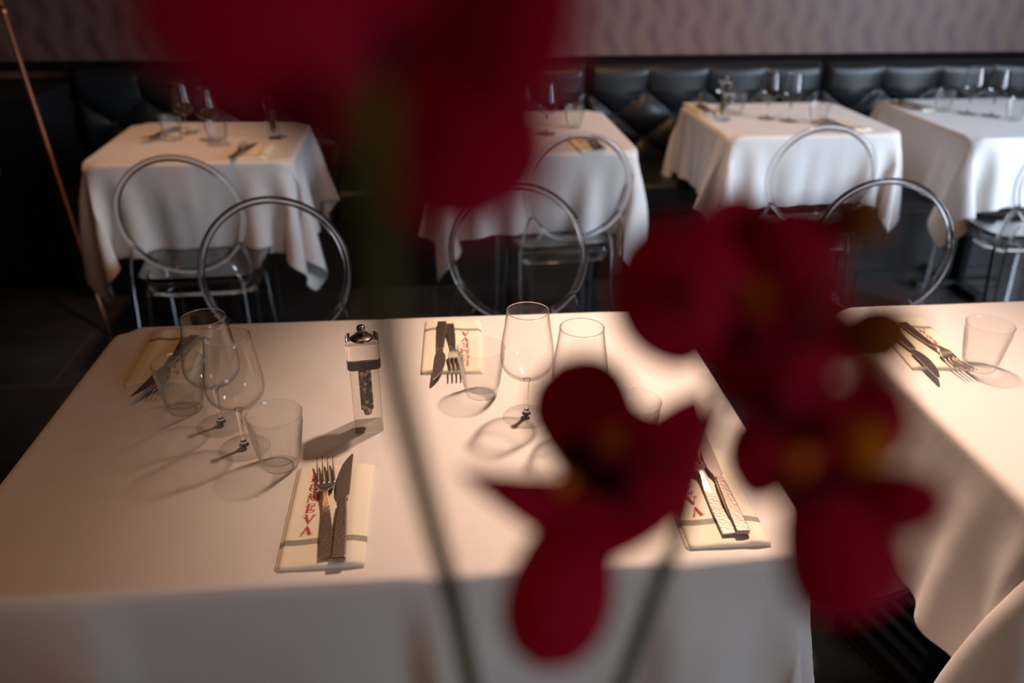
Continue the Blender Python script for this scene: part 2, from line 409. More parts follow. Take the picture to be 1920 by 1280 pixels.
# ---------------------------------------------------------------- tables and cloths
def sdf(x, y, cx, cy, hx, hy, r):
    qx = np.abs(x-cx)-hx+r; qy = np.abs(y-cy)-hy+r
    ox = np.maximum(qx, 0); oy = np.maximum(qy, 0); L = np.sqrt(ox*ox+oy*oy)
    d = np.where(L > 0, L, np.maximum(qx, qy))-r
    gx = np.where(L > 0, ox/np.maximum(L, 1e-9), (qx > qy)*1.0)*np.sign(x-cx)
    gy = np.where(L > 0, oy/np.maximum(L, 1e-9), (qx <= qy)*1.0)*np.sign(y-cy)
    return d, gx, gy
def drape(hx, hy, over, h, seed, steps=260, iters=10, r=.045, wind=(0, 0)):
    """let a square-cornered cloth fall over a round-cornered table top centred on the origin"""
    rng = np.random.RandomState(seed)
    def nodes(a):
        inner = np.linspace(0, a-.012, max(3, int(round(a/h))))[1:]; outer = np.linspace(a+.010, a+over, int(round(over/h)))
        half = np.concatenate([inner, [a-.003, a+.0035], outer]); return np.concatenate([-half[::-1], [0], half])
    xs, ys = nodes(hx), nodes(hy); nx, ny = len(xs), len(ys)
    X, Y = np.meshgrid(xs, ys, indexing='ij')
    P = np.stack([X, Y, np.full_like(X, .752)], -1)
    d, _, _ = sdf(X, Y, 0, 0, hx, hy, r)
    free = (d > 0.0005).astype(float)[..., None]
    P[..., 2] += free[..., 0]*rng.rand(nx, ny)*.004
    P0 = P.copy(); V = np.zeros_like(P)
    def grp(di, dj):
        """independent sets of constraints between (i,j) and (i+di,j+dj)"""
        out = []; n = (nx, ny)
        for par in range(2):
            I, J = np.meshgrid(np.arange(nx), np.arange(ny), indexing='ij')
            key = (I//max(di, 1)) % 2 if di else (J//max(abs(dj), 1)) % 2
            m_ = (key == par) & (I+di < nx) & (J+dj < ny) & (J+dj >= 0)
            A = (I[m_]*ny+J[m_]); B = ((I[m_]+di)*ny+J[m_]+dj)
            f = free.reshape(-1)
            wa, wb = f[A], f[B]; k = (wa+wb) > 0
            A, B, wa, wb = A[k], B[k], wa[k], wb[k]
            L = np.linalg.norm(P0.reshape(-1, 3)[A]-P0.reshape(-1, 3)[B], axis=1)
            s = wa+wb; out.append((A, B, L, (wa/s)[:, None], (wb/s)[:, None]))
        return out
    hard = grp(1, 0)+grp(0, 1); soft = grp(1, 1)+grp(1, -1); bend = grp(2, 0)+grp(0, 2)
    dt = .016
    for s in range(steps):
        V[..., 2] -= 9.8*dt; V[..., 0] += wind[0]*dt; V[..., 1] += wind[1]*dt
        V *= .965
        Q = P+V*dt*free; Q = np.where(free > 0, Q, P); F = Q.reshape(-1, 3)
        for it in range(iters):
            for G, st in ((hard, 1.0), (soft, .35), (bend, .12)):
                for A, B, L, wa, wb in G:
                    D = F[A]-F[B]; ln = np.sqrt((D*D).sum(1)); c = D*(st*(ln-L)/np.maximum(ln, 1e-9))[:, None]
                    F[A] -= c*wa; F[B] += c*wb
            if it % 3 == 2 or it == iters-1:
                d, gx, gy = sdf(F[:, 0], F[:, 1], 0, 0, hx, hy, r)
                m_ = (d < .003) & (free.reshape(-1) > 0) & (F[:, 2] < .751)
                F[m_, 0] += gx[m_]*(.003-d[m_]); F[m_, 1] += gy[m_]*(.003-d[m_])
                F[:, 2] = np.minimum(F[:, 2], .752)
        V = (Q-P)/dt; P = Q.copy()
    return X, Y, P
def creases(X, Y, P, hx, hy, foldx, foldy, amp):
    """pressed folds: shallow saw-tooth pleats in the hanging panels"""
    drop = np.clip((.752-P[..., 2])/.12, 0, 1)
    def saw(c, fs):
        o = np.zeros_like(c)
        for f, w1, w2, s in fs:
            dd = c-f
            o += s*np.where(dd < 0, np.clip(1+dd/w1, 0, 1), np.clip(1-dd/w2, 0, 1))
        return o
    for sgn in (-1, 1):
        m_ = (Y*sgn > hy+.002) & (np.abs(X) < hx-.02); P[..., 1] += m_*sgn*amp*drop*saw(X, foldx)
        m_ = (X*sgn > hx+.002) & (np.abs(Y) < hy-.02); P[..., 0] += m_*sgn*amp*drop*saw(Y, foldy)
    return P
def table(x0, x1, y0, y1, rz, over, h, seed, lt, lc, foldx=(), foldy=(), amp=.02, wind=(0, 0), steps=260, iters=10):
    cx, cy, hx, hy = (x0+x1)/2, (y0+y1)/2, (x1-x0)/2, (y1-y0)/2
    t = thing('dining_table', lt, 'table', (cx, cy, 0), rz)
    bm = bmesh.new(); pts = []
    for qx, qy, a0 in ((1, 1, 0), (-1, 1, 90), (-1, -1, 180), (1, -1, 270)):
        for k in range(5):
            a = math.radians(a0+k*22.5); pts.append((qx*(hx-.072)+.062*math.cos(a), qy*(hy-.072)+.062*math.sin(a)))
    obj('tabletop', prism(bm, pts, .722, .747), M_WOOD, t, smooth=False)
    cols = [0] if hx < .45 else [-hx*.55, hx*.55]
    for c in cols:
        obj('pedestal', tube(bmesh.new(), [(c, 0, .03), (c, 0, .722)], .032, 20), M_BLACK, t)
        bm = bmesh.new(); box(bm, c-.2, c+.2, -.03, .03, .002, .032); box(bm, c-.03, c+.03, -.2, -.0301, .002, .032); box(bm, c-.03, c+.03, .0301, .2, .002, .032)
        obj('foot', bm, M_BLACK, t, smooth=False, bev=.003)
    X, Y, P = drape(hx, hy, over, h, seed, steps, iters, wind=wind)
    P = creases(X, Y, P, hx, hy, foldx, foldy, amp)
    nx, ny, _ = P.shape; me = bpy.data.meshes.new('tablecloth')
    idx = np.arange(nx*ny).reshape(nx, ny)
    faces = np.stack([idx[:-1, :-1], idx[1:, :-1], idx[1:, 1:], idx[:-1, 1:]], -1).reshape(-1, 4)
    me.from_pydata(P.reshape(-1, 3).tolist(), [], faces.tolist()); me.materials.append(M_CLOTH)
    for p in me.polygons: p.use_smooth = True
    o = bpy.data.objects.new('tablecloth', me); COL.objects.link(o); o.location = (cx, cy, 0); o.rotation_euler = (0, 0, rz)
    md = o.modifiers.new('s', 'SOLIDIFY'); md.thickness = .0012; md.offset = 1
    md = o.modifiers.new('u', 'SUBSURF'); md.levels = 1; md.render_levels = 1
    tag(o, lc, 'tablecloth', 'white tablecloths')
    return t
table(-.612, .474, .776, 1.518, -.012, .40, .018, 1, 'large near table under a white cloth set for four',
      'white tablecloth on the large near table, pressed creases down its front',
      foldx=[(-.34, .14, .035, 1.0), (.055, .035, .16, 1.15), (.355, .04, .12, 1.15)], amp=.030, wind=(.5, -.1))
table(.790, 1.70, .776, 1.488, 0, .30, .026, 3, 'near table at the right edge of the view under a white cloth',
      'white tablecloth on the near table cut off by the right edge', foldx=[(.1, .2, .01, 1)], amp=.015)
table(-1.132, -.455, 2.785, 3.43, .015, .29, .026, 5, 'small back table beside the leaning pole under a white cloth',
      'cream lit tablecloth hanging in a long point beside the leaning pole', foldx=[(.0, .2, .012, 1)], amp=.016, wind=(.3, 0))
table(.03, .722, 2.815, 3.53, .0, .27, .026, 7, 'small back table partly hidden by the largest dark red flower',
      'white tablecloth partly hidden by the largest dark red flower', foldx=[(-.08, .2, .012, 1)], amp=.016)
table(1.09, 1.785, 3.005, 3.63, .012, .26, .026, 9, 'small back table with a pepper mill in front of the tufted banquette',
      'white tablecloth on the back table with the pepper mill near the tufted banquette', foldx=[(-.04, .2, .012, 1)], amp=.016, wind=(-.3, 0))
table(1.985, 2.68, 2.90, 3.66, .0, .25, .026, 11, 'back table in bluish daylight at the right edge of the view',
      'bluish white daylit tablecloth on the back table at the right edge', foldx=[(-.1, .2, .012, 1)], amp=.016)

# ---------------------------------------------------------------- chairs
def make_chair(label):
    t = thing('clear_chair', label, 'chair', group='transparent round-backed chairs')
    R, zc, tilt = .176, .678, math.radians(7)
    def onback(x, z): return (x, -(z-zc)*math.sin(tilt)-.02, zc+(z-zc)*math.cos(tilt))
    ring = []
    for k in range(96):
        a = 2*PI*k/96; ring.append(onback(R*math.cos(a), zc+R*1.02*math.sin(a)))
    obj('back_ring', tube(bmesh.new(), ring, .0095, 14, closed=True), M_ACRYL, t)
    bm = bmesh.new(); T = []
    for s in (-.002, .002):
        T.append([bm.verts.new(Vector(onback((R-.009)*math.cos(2*PI*k/64), zc+(R-.009)*1.02*math.sin(2*PI*k/64)))+Vector((0, s, 0))) for k in range(64)])
    bm.faces.new(T[0]); bm.faces.new(T[1][::-1])
    for k in range(64): bm.faces.new((T[0][k], T[1][k], T[1][(k+1) % 64], T[0][(k+1) % 64]))
    obj('back_panel', bm, M_PANEL, t, smooth=False)
    out = smoothline([(.154, .592), (.172, .535), (.182, .46), (.184, .40), (.186, .2), (.190, .004)], 26)
    inn = smoothline([(.098, .532), (.124, .505), (.138, .46), (.142, .41), (.150, .2), (.158, .004)], 26)
    def yy(z): return (-(z-zc)*math.sin(tilt)-.02) if z > .46 else (.0067-.10*((.46-z)/.46)**1.6)
    for s in (-1, 1):
        A = [(s*p[0], yy(p[1]), p[1]) for p in out]; B = [(s*p[0], yy(p[1]), p[1]) for p in inn]
        obj('rear_leg', ribbon(bmesh.new(), A, B, [(0, .026, 0)]*26), M_ACRYL, t, bev=.004)
    # seat: dished slab with apron
    pts = []
    for k in range(48):
        a = 2*PI*k/48; c, s = math.cos(a), math.sin(a); e = .36
        x = math.copysign(abs(c)**e, c)*.195; y = math.copysign(abs(s)**e, s)*.20
        x *= 1+.06*(y/.2); pts.append((x, y+.225))
    st = obj('seat', prism(bmesh.new(), pts, .450, .466), M_ACRYL, t, bev=.005)
    ap = bmesh.new(); q = [(x*.90, (y-.225)*.90+.225) for x, y in pts]; q2 = [(x*.86, (y-.225)*.86+.225) for x, y in pts]; n = len(q)
    V = [[ap.verts.new((x, y, z)) for x, y in c] for c, z in ((q, .4495), (q, .395), (q2, .395), (q2, .4495))]
    for k in range(n):
        for j in range(4): ap.faces.new((V[j][k], V[j][(k+1) % n], V[(j+1) % 4][(k+1) % n], V[(j+1) % 4][k]))
    bmesh.ops.recalc_face_normals(ap, faces=ap.faces)
    obj('apron', ap, M_ACRYL, t)
    for s in (-1, 1):
        bm = bmesh.new(); A = []; B = []; T = []
        for z, w_, o_ in ((.449, .050, 0), (.38, .044, 0), (.2, .036, .004), (.003, .028, .012)):
            x = s*(.168+o_); A.append((x-w_/2, .40+o_, z)); B.append((x+w_/2, .40+o_, z)); T.append((0, w_*.8, 0))
        obj('front_leg', ribbon(bm, A, B, T), M_ACRYL, t, bev=.004)
    return t
c0 = make_chair('clear round-backed chair at the back table beside the leaning pole')
c0.location = (-.735, 2.47, 0); c0.rotation_euler = (0, 0, .04)
g_ = 'transparent round-backed chairs'
dup(c0, (-.388, 1.955, 0), PI+.06, 'clear round-backed chair facing us behind the near table, nearest its cut corner', g_)
dup(c0, (.475, 2.66, 0), .10, 'clear round-backed chair at the back table partly hidden by the largest flower', g_)
dup(c0, (.213, 2.03, 0), PI-.25, 'clear round-backed chair facing us behind the stemmed glasses of the near table', g_)
dup(c0, (1.325, 2.70, 0), -.14, 'clear round-backed chair at the back table with the pepper mill and banquette', g_)
dup(c0, (1.19, 1.985, 0), PI-.16, 'clear round-backed chair facing us behind the near table at the right edge', g_)
dup(c0, (2.165, 2.60, 0), -.12, 'clear chair cut off by the right edge in front of the bluish table', g_)

# ---------------------------------------------------------------- glassware
def make_wine(label):
    t = thing('wine_glass', label, 'wine glass', group='stemmed wine glasses')
    outer = smoothline([(.0042, .068), (.012, .0715), (.027, .0785), (.0380, .091), (.0412, .106), (.0392, .131), (.0348, .160), (.0318, .183)], 34)
    inner = smoothline([(.0309, .183), (.0339, .160), (.0382, .131), (.0401, .106), (.0368, .0925), (.025, .0805), (.010, .0745), (0, .074)], 30)
    prof = [tuple(p) for p in outer]+[(.0313, .1836)]+[(max(0, p[0]), p[1]) for p in inner]
    prof[-1] = (0, .074)
    obj('bowl', lathe(bmesh.new(), prof, 64), M_WINE, t)
    st = smoothline([(.0060, .0678), (.0040, .059), (.0034, .035), (.0040, .015), (.0075, .0065)], 14)
    obj('stem', lathe(bmesh.new(), [(0, .0679)]+[tuple(p) for p in st]+[(0, .006)], 20), M_ACRYL, t)
    obj('rim', tube(bmesh.new(), [(.0314*math.cos(2*PI*k/64), .0314*math.sin(2*PI*k/64), .1838) for k in range(64)], .0007, 8, closed=True), M_ACRYL, t)
    obj('foot', lathe(bmesh.new(), [(0, .0062), (.008, .0058), (.018, .0032), (.0360, .0018), (.0368, .0010), (.0358, .0002), (0, .0002)], 56), M_WINE, t)
    return t
def make_tumbler(label):
    t = thing('tumbler', label, 'tumbler', group='ribbed glass tumblers')
    def rib(r, z, a):
        k = min(1, max(0, (z-.012)/.01))*min(1, max(0, (.078-z)/.006))
        f = 1 - .035*(1-min(1, z/.012))*abs(math.sin(4*a))
        return (r+.0011*k*math.sin(48*a))*f
    outer = [(0, .0003), (.020, .0003), (.0255, .0012), (.0275, .006), (.0285, .013), (.0305, .026), (.0325, .04), (.0347, .055), (.0368, .069), (.0382, .0785), (.0392, .0865)]
    inner = [(.0386, .087), (.0379, .0865), (.0368, .0785), (.0333, .055), (.0311, .04), (.0291, .026), (.0270, .0145), (.0200, .0118), (0, .0112)]
    obj('wall', lathe(bmesh.new(), outer+[(inner[0][0], .0873)]+inner[1:], 192, rib), M_TUMB, t).name = 'glass_body'
    return t
TZ = .7535
wine0 = make_wine('empty wine glass standing behind the ribbed tumbler by the table edge corner'); wine0.location = at(416, 797, TZ)
g1, g2, g3 = 'stemmed wine glasses', 'ribbed glass tumblers', 'small back table glassware'
for px, lab in (((459, 840), 'empty wine glass standing between two ribbed tumblers on the near table'),
                ((987, 781), 'empty wine glass with full foot shadow in the middle of the near table'),
                ((1082, 818), 'empty wine glass whose base is hidden behind a red petal')):
    dup(wine0, at(*px, TZ), random.random()*6, lab, g1)
tum0 = make_tumbler('ribbed tumbler farthest toward the dark floor, casting an oval shadow'); tum0.location = at(349, 767, TZ)
for px, lab in (((527, 871), 'ribbed tumbler just behind the napkin with uncovered red letters'),
                ((903, 738), 'ribbed tumbler beside the napkin at the far side of the near table'),
                ((1182, 846), 'ribbed tumbler glimpsed behind the lowest red flower'),
                ((1834, 690), 'ribbed tumbler on the near table at the right edge')):
    dup(tum0, at(*px, TZ), random.random()*6, lab, g2)
for px, k, lab in (((352, 250), 0, 'blurred wine glass above the tumbler on the table by the leaning pole, outer one'),
                   ((397, 262), 0, 'blurred wine glass on the table by the leaning pole, nearer the fork'),
                   ((325, 262), 1, 'blurred tumbler on the table by the leaning pole, left of the wine glasses'),
                   ((410, 272), 1, 'blurred tumbler on the table by the leaning pole, right of the wine glasses'),
                   ((975, 245), 0, 'blurred wine glass covered by the largest flower on the table behind it'),
                   ((1022, 251), 0, 'blurred wine glass peeking from the edge of the largest flower'),
                   ((1075, 240), 1, 'blurred tumbler at the back edge of the partly hidden table'),
                   ((1437, 222), 0, 'upright wine glass against the tufted leather, nearer the pepper mill'),
                   ((1478, 227), 0, 'upright wine glass against the tufted leather, farther from the pepper mill'),
                   ((1378, 214), 1, 'tumbler just behind the pepper mill in front of the banquette'),
                   ((1532, 232), 1, 'tumbler alone at the corner of the table with the pepper mill'),
                   ((1813, 213), 0, 'bluish wine glass on the daylit table, the left one of two'),
                   ((1858, 217), 0, 'bluish wine glass on the daylit table, the right one of two'),
                   ((1766, 208), 1, 'tumbler on the daylit back table beside the cutlery'),
                   ((1900, 225), 1, 'tumbler on the daylit back table at the right edge')):
    dup((wine0, tum0)[k], at(*px, TZ), random.random()*6, lab, (g1, g2)[k])

# pepper mills
def make_mill(label):
    t = thing('pepper_mill', label, 'pepper mill', group='clear square pepper mills')
    def sq(bm, w_, z0, z1, c=.004):
        p = []
        for qx, qy, a0 in ((1, 1, 0), (-1, 1, 90), (-1, -1, 180), (1, -1, 270)):
            for k in range(4):
                a = math.radians(a0+k*30); p.append((qx*(w_-c)+c*math.cos(a), qy*(w_-c)+c*math.sin(a)))
        return prism(bm, p, z0, z1)
    obj('body', sq(bmesh.new(), .0215, 0, .108), M_MILL, t, smooth=False, bev=.0012)
    obj('grinder_head', sq(bmesh.new(), .0245, .109, .150, .007), M_ACRYL, t, smooth=False, bev=.003)
    obj('peppercorns', sq(bmesh.new(), .0095, .034, .1075, .002), M_CORN, t, smooth=False)
    obj('grinder_core', lathe(bmesh.new(), [(0, .022), (.006, .022), (.008, .0335), (0, .0335)], 16), M_CAP, t)
    obj('cap', lathe(bmesh.new(), [(0, .1502), (.0170, .1502), (.0175, .1515), (.014, .1535), (.006, .156), (0, .156)], 32), M_CAP, t)
    obj('knob', lathe(bmesh.new(), [(0, .1562), (.0045, .1562), (.0045, .160), (.0064, .162), (.0064, .169), (.005, .171), (0, .171)], 24), M_CAP, t)
    return t
mill0 = make_mill('clear pepper mill filled with dark peppercorns on the large near table'); mill0.location = at(692, 797, TZ); mill0.rotation_euler = (0, 0, .10)
g4 = 'clear square pepper mills'
dup(mill0, at(516, 258, TZ), .3, 'pepper mill on the back table beside the leaning pole', g4)
dup(mill0, at(1353, 226, TZ), .2, 'pepper mill on the back table before the tufted banquette', g4)

# ---------------------------------------------------------------- napkins and cutlery
LET = {'L': [(0, 0, .38, .08), (.10, 0, .28, 1), (0, .92, .40, 1), (0, 0, .75, .10), (.66, 0, .75, .28)],
       'E': [(.10, 0, .28, 1), (0, 0, .78, .10), (0, .90, .76, 1), (.1, .46, .55, .55), (.69, 0, .78, .26), (.67, .74, .76, 1), (.48, .36, .56, .66)]}
def letter(bm, c, ox, oy, s, z):
    def quad(p): 
        f = bm.faces.new([bm.verts.new((ox+x*s, oy+y*s, z)) for x, y in p]); return f
    def bx(x0, y0, x1, y1): quad(((x0, y0), (x1, y0), (x1, y1), (x0, y1)))
    if c in LET:
        for b in LET[c]: bx(*b)
    elif c == 'O':
        n = 28
        for k in range(n):
            a, b = 2*PI*k/n, 2*PI*(k+1)/n
            def o_(t): return (.45+.46*math.cos(t), .5+.52*math.sin(t))
            def i_(t): return (.45+.29*math.cos(t), .5+.45*math.sin(t))
            quad((o_(a), o_(b), i_(b), i_(a)))
    elif c == 'A':
        quad(((.04, 0), (.14, 0), (.47, 1), (.38, 1))); quad(((.64, 0), (.86, 0), (.52, 1), (.36, 1))); bx(.22, .30, .66, .36)
        bx(-.06, 0, .26, .08); bx(.54, 0, .98, .08)
    elif c == 'V':
        quad(((.04, 1), (.26, 1), (.54, 0), (.40, 0))); quad(((.78, 1), (.88, 1), (.52, 0), (.44, 0)))
        bx(-.06, .92, .36, 1); bx(.64, .92, 1.0, 1)
    elif c == 'M':
        bx(.06, 0, .15, 1); bx(.80, 0, .97, 1); quad(((.08, 1), (.24, 1), (.54, .08), (.47, .08))); quad(((.82, 1), (.90, 1), (.54, .08), (.48, .08)))
        bx(-.04, 0, .28, .08); bx(.68, 0, 1.08, .08); bx(-.02, .95, .2, 1); bx(.84, .95, 1.06, 1)
def make_napkin(label):
    t = thing('napkin', label, 'napkin', group='folded cream napkins')
    W, L = .104, .212
    def layer(bm, x0, x1, y0, y1, z0, z1, puff, n=24, m_=36):
        g = []
        for j in range(m_+1):
            row = []
            for i in range(n+1):
                x = x0+(x1-x0)*i/n; y = y0+(y1-y0)*j/m_; e = min(i, n-i)/n; f = min(j, m_-j)/m_
                z = z1-(z1-z0)*.5*(max(0, 1-e/.06))**2-(z1-z0)*.4*(max(0, 1-f/.04))**2+puff(x, y)*min(1, e*10)
                row.append(bm.verts.new((x, y, z)))
            g.append(row)
        for j in range(m_):
            for i in range(n): bm.faces.new((g[j][i], g[j][i+1], g[j+1][i+1], g[j+1][i]))
        rim = [g[0][i] for i in range(n+1)]+[g[j][n] for j in range(1, m_+1)]+[g[m_][i] for i in range(n-1, -1, -1)]+[g[j][0] for j in range(m_-1, 0, -1)]
        low = [bm.verts.new((v.co.x, v.co.y, z0)) for v in rim]
        for k in range(len(rim)):
            k2 = (k+1) % len(rim); bm.faces.new((rim[k], low[k], low[k2], rim[k2]))
        bm.faces.new(low)
    bm = bmesh.new()
    layer(bm, -W/2-.004, W/2-.001, .001, L, .0003, .0026, lambda x, y: 0)
    layer(bm, -W/2, W/2, 0, L-.002, .0027, .0058, lambda x, y: .0016*math.sin((x+.02)*90)*(.5+y*2)+(.004*math.exp(-((x-.032)/.012)**2)))
    bmesh.ops.recalc_face_normals(bm, faces=bm.faces)
    obj('cloth', bm, M_NAP, t).name = 'folded_cloth'
    bm = bmesh.new()
    for k, c in enumerate('LOMEVA'): letter(bm, c, -W/2+.020, L-.037-k*.0232, .0155, .0075)
    l = obj('lettering', bm, M_INK, t, smooth=False); l['label'] = 'red serif letters reading LOMEVA'
    return t
def make_knife(label):
    t = thing('table_knife', label, 'knife', group='steel table knives')
    hp = [(-.0065, .006), (-.0085, .0), (.0085, 0), (.0085, .001)]
    h = [(-.0088, 0), (.0088, 0), (.0080, .05), (.0064, .10), (.0050, .116), (-.0050, .116), (-.0064, .10), (-.0080, .05)]
    obj('handle', prism(bmesh.new(), h, .0005, .0075), M_STEEL, t, bev=.0015)
    b = [(-.0042, .1162), (.0042, .1162), (.0052, .122), (.0085, .127), (.0090, .150), (.0096, .185), (.0106, .222), (.0085, .2245), (.003, .2150), (-.004, .198), (-.0086, .178), (-.0105, .155), (-.0095, .135), (-.0055, .124)]
    obj('blade', prism(bmesh.new(), b, .0030, .0048), M_BLADE, t, bev=.0006)
    return t
def make_fork(label):
    t = thing('table_fork', label, 'fork', group='steel table forks')
    def zc_(y): return .0008+.008*math.exp(-((y-.125)/.022)**2)+(.007*((y-.15)/.055)**2 if y > .15 else 0)
    h = [(0, .0092), (.05, .0080), (.095, .0052), (.115, .0034), (.125, .0036)]
    bm = bmesh.new(); ys = [k*.125/24 for k in range(25)]; wv = np.interp(ys, [a for a, _ in h], [b for _, b in h])
    ribbon(bm, [(-w_, y, zc_(y)+.0012) for w_, y in zip(wv, ys)], [(w_, y, zc_(y)+.0012) for w_, y in zip(wv, ys)], [(0, 0, .0028)]*25)
    obj('handle', bm, M_STEEL, t, bev=.0007)
    bm = bmesh.new(); ys = [.1252+k*.022/10 for k in range(11)]; wv = np.interp(ys, [.125, .131, .137, .1475], [.0036, .0085, .0118, .0128])
    ribbon(bm, [(-w_, y, zc_(y)+.0012) for w_, y in zip(wv, ys)], [(w_, y, zc_(y)+.0012) for w_, y in zip(wv, ys)], [(0, 0, .0020)]*11)
    hd = obj('head', bm, M_BLADE, t, bev=.0004)
    for k in range(4):
        bm = bmesh.new(); c = -.0109+k*.00727; ys = [.1472+j*.060/9 for j in range(10)]
        wv = np.interp(ys, [.147, .165, .207], [.0021, .0018, .0009])
        ribbon(bm, [(c-w_, y, zc_(y)+.0012) for w_, y in zip(wv, ys)], [(c+w_, y, zc_(y)+.0012) for w_, y in zip(wv, ys)], [(0, 0, .0018)]*10)
        obj('tine', bm, M_BLADE, hd)
    return t
def heading(a, b):   # rotation so that local +y runs from a to b
    d = b-a; return math.atan2(-d.x, d.y)
nap0 = knife0 = fork0 = None
GN, GK, GF = 'folded cream napkins', 'steel table knives', 'steel table forks'
def setting(nb, nt, kb, kt, fb, ft, ln, lk, lf):
    """napkin bottom/top centre, knife end/tip and fork end/tip, in image points on the cloth"""
    global nap0, knife0, fork0
    A, B = at(*nb, TZ), at(*nt, TZ)
    r_ = heading(A, B)
    if nap0 is None: nap0 = make_napkin(ln); nap0.location = A; nap0.rotation_euler = (0, 0, r_)
    else: dup(nap0, A, r_, ln, GN)
    A, B = at(*kb, TZ+.010), at(*kt, TZ+.010); r_ = heading(A, B)
    if knife0 is None: knife0 = make_knife(lk); knife0.location = A; knife0.rotation_euler = (0, 0, r_)
    else: dup(knife0, A, r_, lk, GK)
    A, B = at(*fb, TZ+.009), at(*ft, TZ+.009); r_ = heading(A, B)
    if fork0 is None: fork0 = make_fork(lf); fork0.location = A; fork0.rotation_euler = (0, 0, r_)
    else: dup(fork0, A, r_, lf, GF)
setting((603, 1067), (633, 879), (635, 1053), (650, 849), (612, 1047), (611, 849),
        'cream napkin with red letters and striped hem at the front of the near table',
        'table knife on the napkin whose red letters are best seen', 'fork on the napkin whose red letters are best seen')
setting((1370, 1027), (1282, 838), (1393, 1003), (1312, 823), (1368, 1003), (1285, 840),
        'cream napkin glimpsed between two red flowers at the near table front',
        'table knife slanting between two red flowers', 'fork slanting beside the knife between two red flowers')
setting((345, 621), (288, 735), (366, 634), (255, 750), (350, 636), (285, 742),
        'cream napkin behind the outermost ribbed tumbler', 'knife pointing out past the napkin by the outermost tumbler', 'fork seen through the outermost ribbed tumbler')
setting((848, 604), (846, 704), (829, 608), (822, 720), (842, 609), (858, 702),
        'cream napkin at the far side of the near table', 'knife on the napkin at the far side of the near table', 'fork on the napkin at the far side of the near table')
setting((1678, 599), (1760, 688), (1655, 607), (1752, 697), (1690, 607), (1785, 678),
        'cream napkin with red letters beyond the orange brown bud', 'knife catching an orange glint beyond the bud', 'fork with dark tines beyond the orange brown bud')
setting((468, 300), (488, 271), (432, 298), (476, 270), (437, 297), (460, 268),
        'blurred napkin on the table beside the leaning pole', 'blurred knife crossing the fork on the table by the leaning pole', 'blurred fork on the table by the leaning pole')
setting((345, 237), (308, 252), (330, 240), (284, 257), (338, 241), (298, 256),
        'napkin mostly behind the tumbler on the table by the leaning pole', 'knife poking out behind the tumbler by the leaning pole', 'fork behind the tumbler by the leaning pole')
setting((1118, 285), (1085, 258), (1132, 281), (1105, 256), (1120, 282), (1096, 258),
        'blurred napkin seen through the chair back on the partly hidden table', 'blurred knife inside the outline of a chair ring', 'blurred fork inside the outline of a chair ring')
setting((1300, 195), (1335, 214), (1312, 197), (1342, 215), (1305, 197), (1333, 217),
        'napkin beside the pepper mill in front of the banquette', 'knife beside the pepper mill in front of the banquette', 'fork beside the pepper mill in front of the banquette')
setting((1612, 246), (1570, 229), (1600, 246), (1565, 231), (1592, 246), (1558, 232),
        'napkin at the corner of the table with the mill, above a chair ring', 'knife above the chair ring on the table with the mill', 'fork above the chair ring on the table with the mill')
setting((1672, 191), (1728, 203), (1685, 190), (1735, 201), (1670, 190), (1722, 203),
        'napkin on the daylit back table near its outer corner', 'knife on the daylit back table near its outer corner', 'fork on the daylit back table near its outer corner')

# black slatted grille on the floor between the two near tables
t = thing('floor_grille', 'black slatted grille on the floor between the two near tables', 'grille', (1.06, 1.28, 0), .25)
obj('tray', box(bmesh.new(), -.15, .20, -.16, .12, .001, .012), M_BLACK, t, smooth=False, bev=.002)
bm = bmesh.new()
for k in range(8): box(bm, -.14+k*.042, -.122+k*.042, -.15, .11, .013, .045)
obj('slats', bm, M_BLACK, t, smooth=False, bev=.002)
bm = bmesh.new(); box(bm, -.15, .20, -.165, -.151, .012, .05); box(bm, -.15, .20, .111, .125, .012, .05)
obj('rail', bm, M_BLACK, t, smooth=False, bev=.002)

# ---------------------------------------------------------------- orchid in front of the lens
orch = thing('orchid', 'out-of-focus spray of dark red orchids on olive stems close to the camera', 'flowers', (0, 0, 0))
def petal(bm, base, mid, tip, wpx, cup=.22, sharp=.5, wave=0, peak=.55, bw=.3):
    """spine through three (px, py, distance) points, real width wpx at its widest; a curved spoon shape"""
    S = [atd(*p) for p in (tuple(q) for q in smoothline([base, mid, tip], 22))]
    dm = mid[2]*.8; Wd = wpx*dm/FPX/2; rows = []; n = 12
    for i, p in enumerate(S):
        t_ = i/21
        tan = (S[min(i+1, 21)]-S[max(i-1, 0)]).normalized(); side = tan.cross(FW).normalized(); nor = tan.cross(side).normalized()
        if t_ < peak: w_ = bw+(1-bw)*math.sin(PI/2*t_/peak)
        else: w_ = max(0, 1-((t_-peak)/(1-peak))**(1/sharp))**sharp
        w_ = max(w_, .02)
        row = []
        for j in range(n+1):
            s = (j/n-.5)*2
            row.append(bm.verts.new(p+side*(s*w_*Wd)+nor*(cup*Wd*w_*(1-s*s)+wave*Wd*math.sin(t_*7+s*3)*abs(s))))
        rows.append(row)
    for a, b in zip(rows, rows[1:]):
        for j in range(n): bm.faces.new((a[j], a[j+1], b[j+1], b[j]))
def blob(bm, px, py, d, rx, ry, rz=1.0, rot=0):
    c = atd(px, py, d); r = rx*d*.8/FPX; r2 = ry*d*.8/FPX
    M4 = Matrix.Translation(c) @ Matrix((RT, UP, -FW)).transposed().to_4x4() @ Matrix.Rotation(rot, 4, 'Z') @ Matrix.Diagonal((r, r2, (r+r2)/2*rz, 1))
    bmesh.ops.create_uvsphere(bm, u_segments=20, v_segments=14, radius=1, matrix=M4)
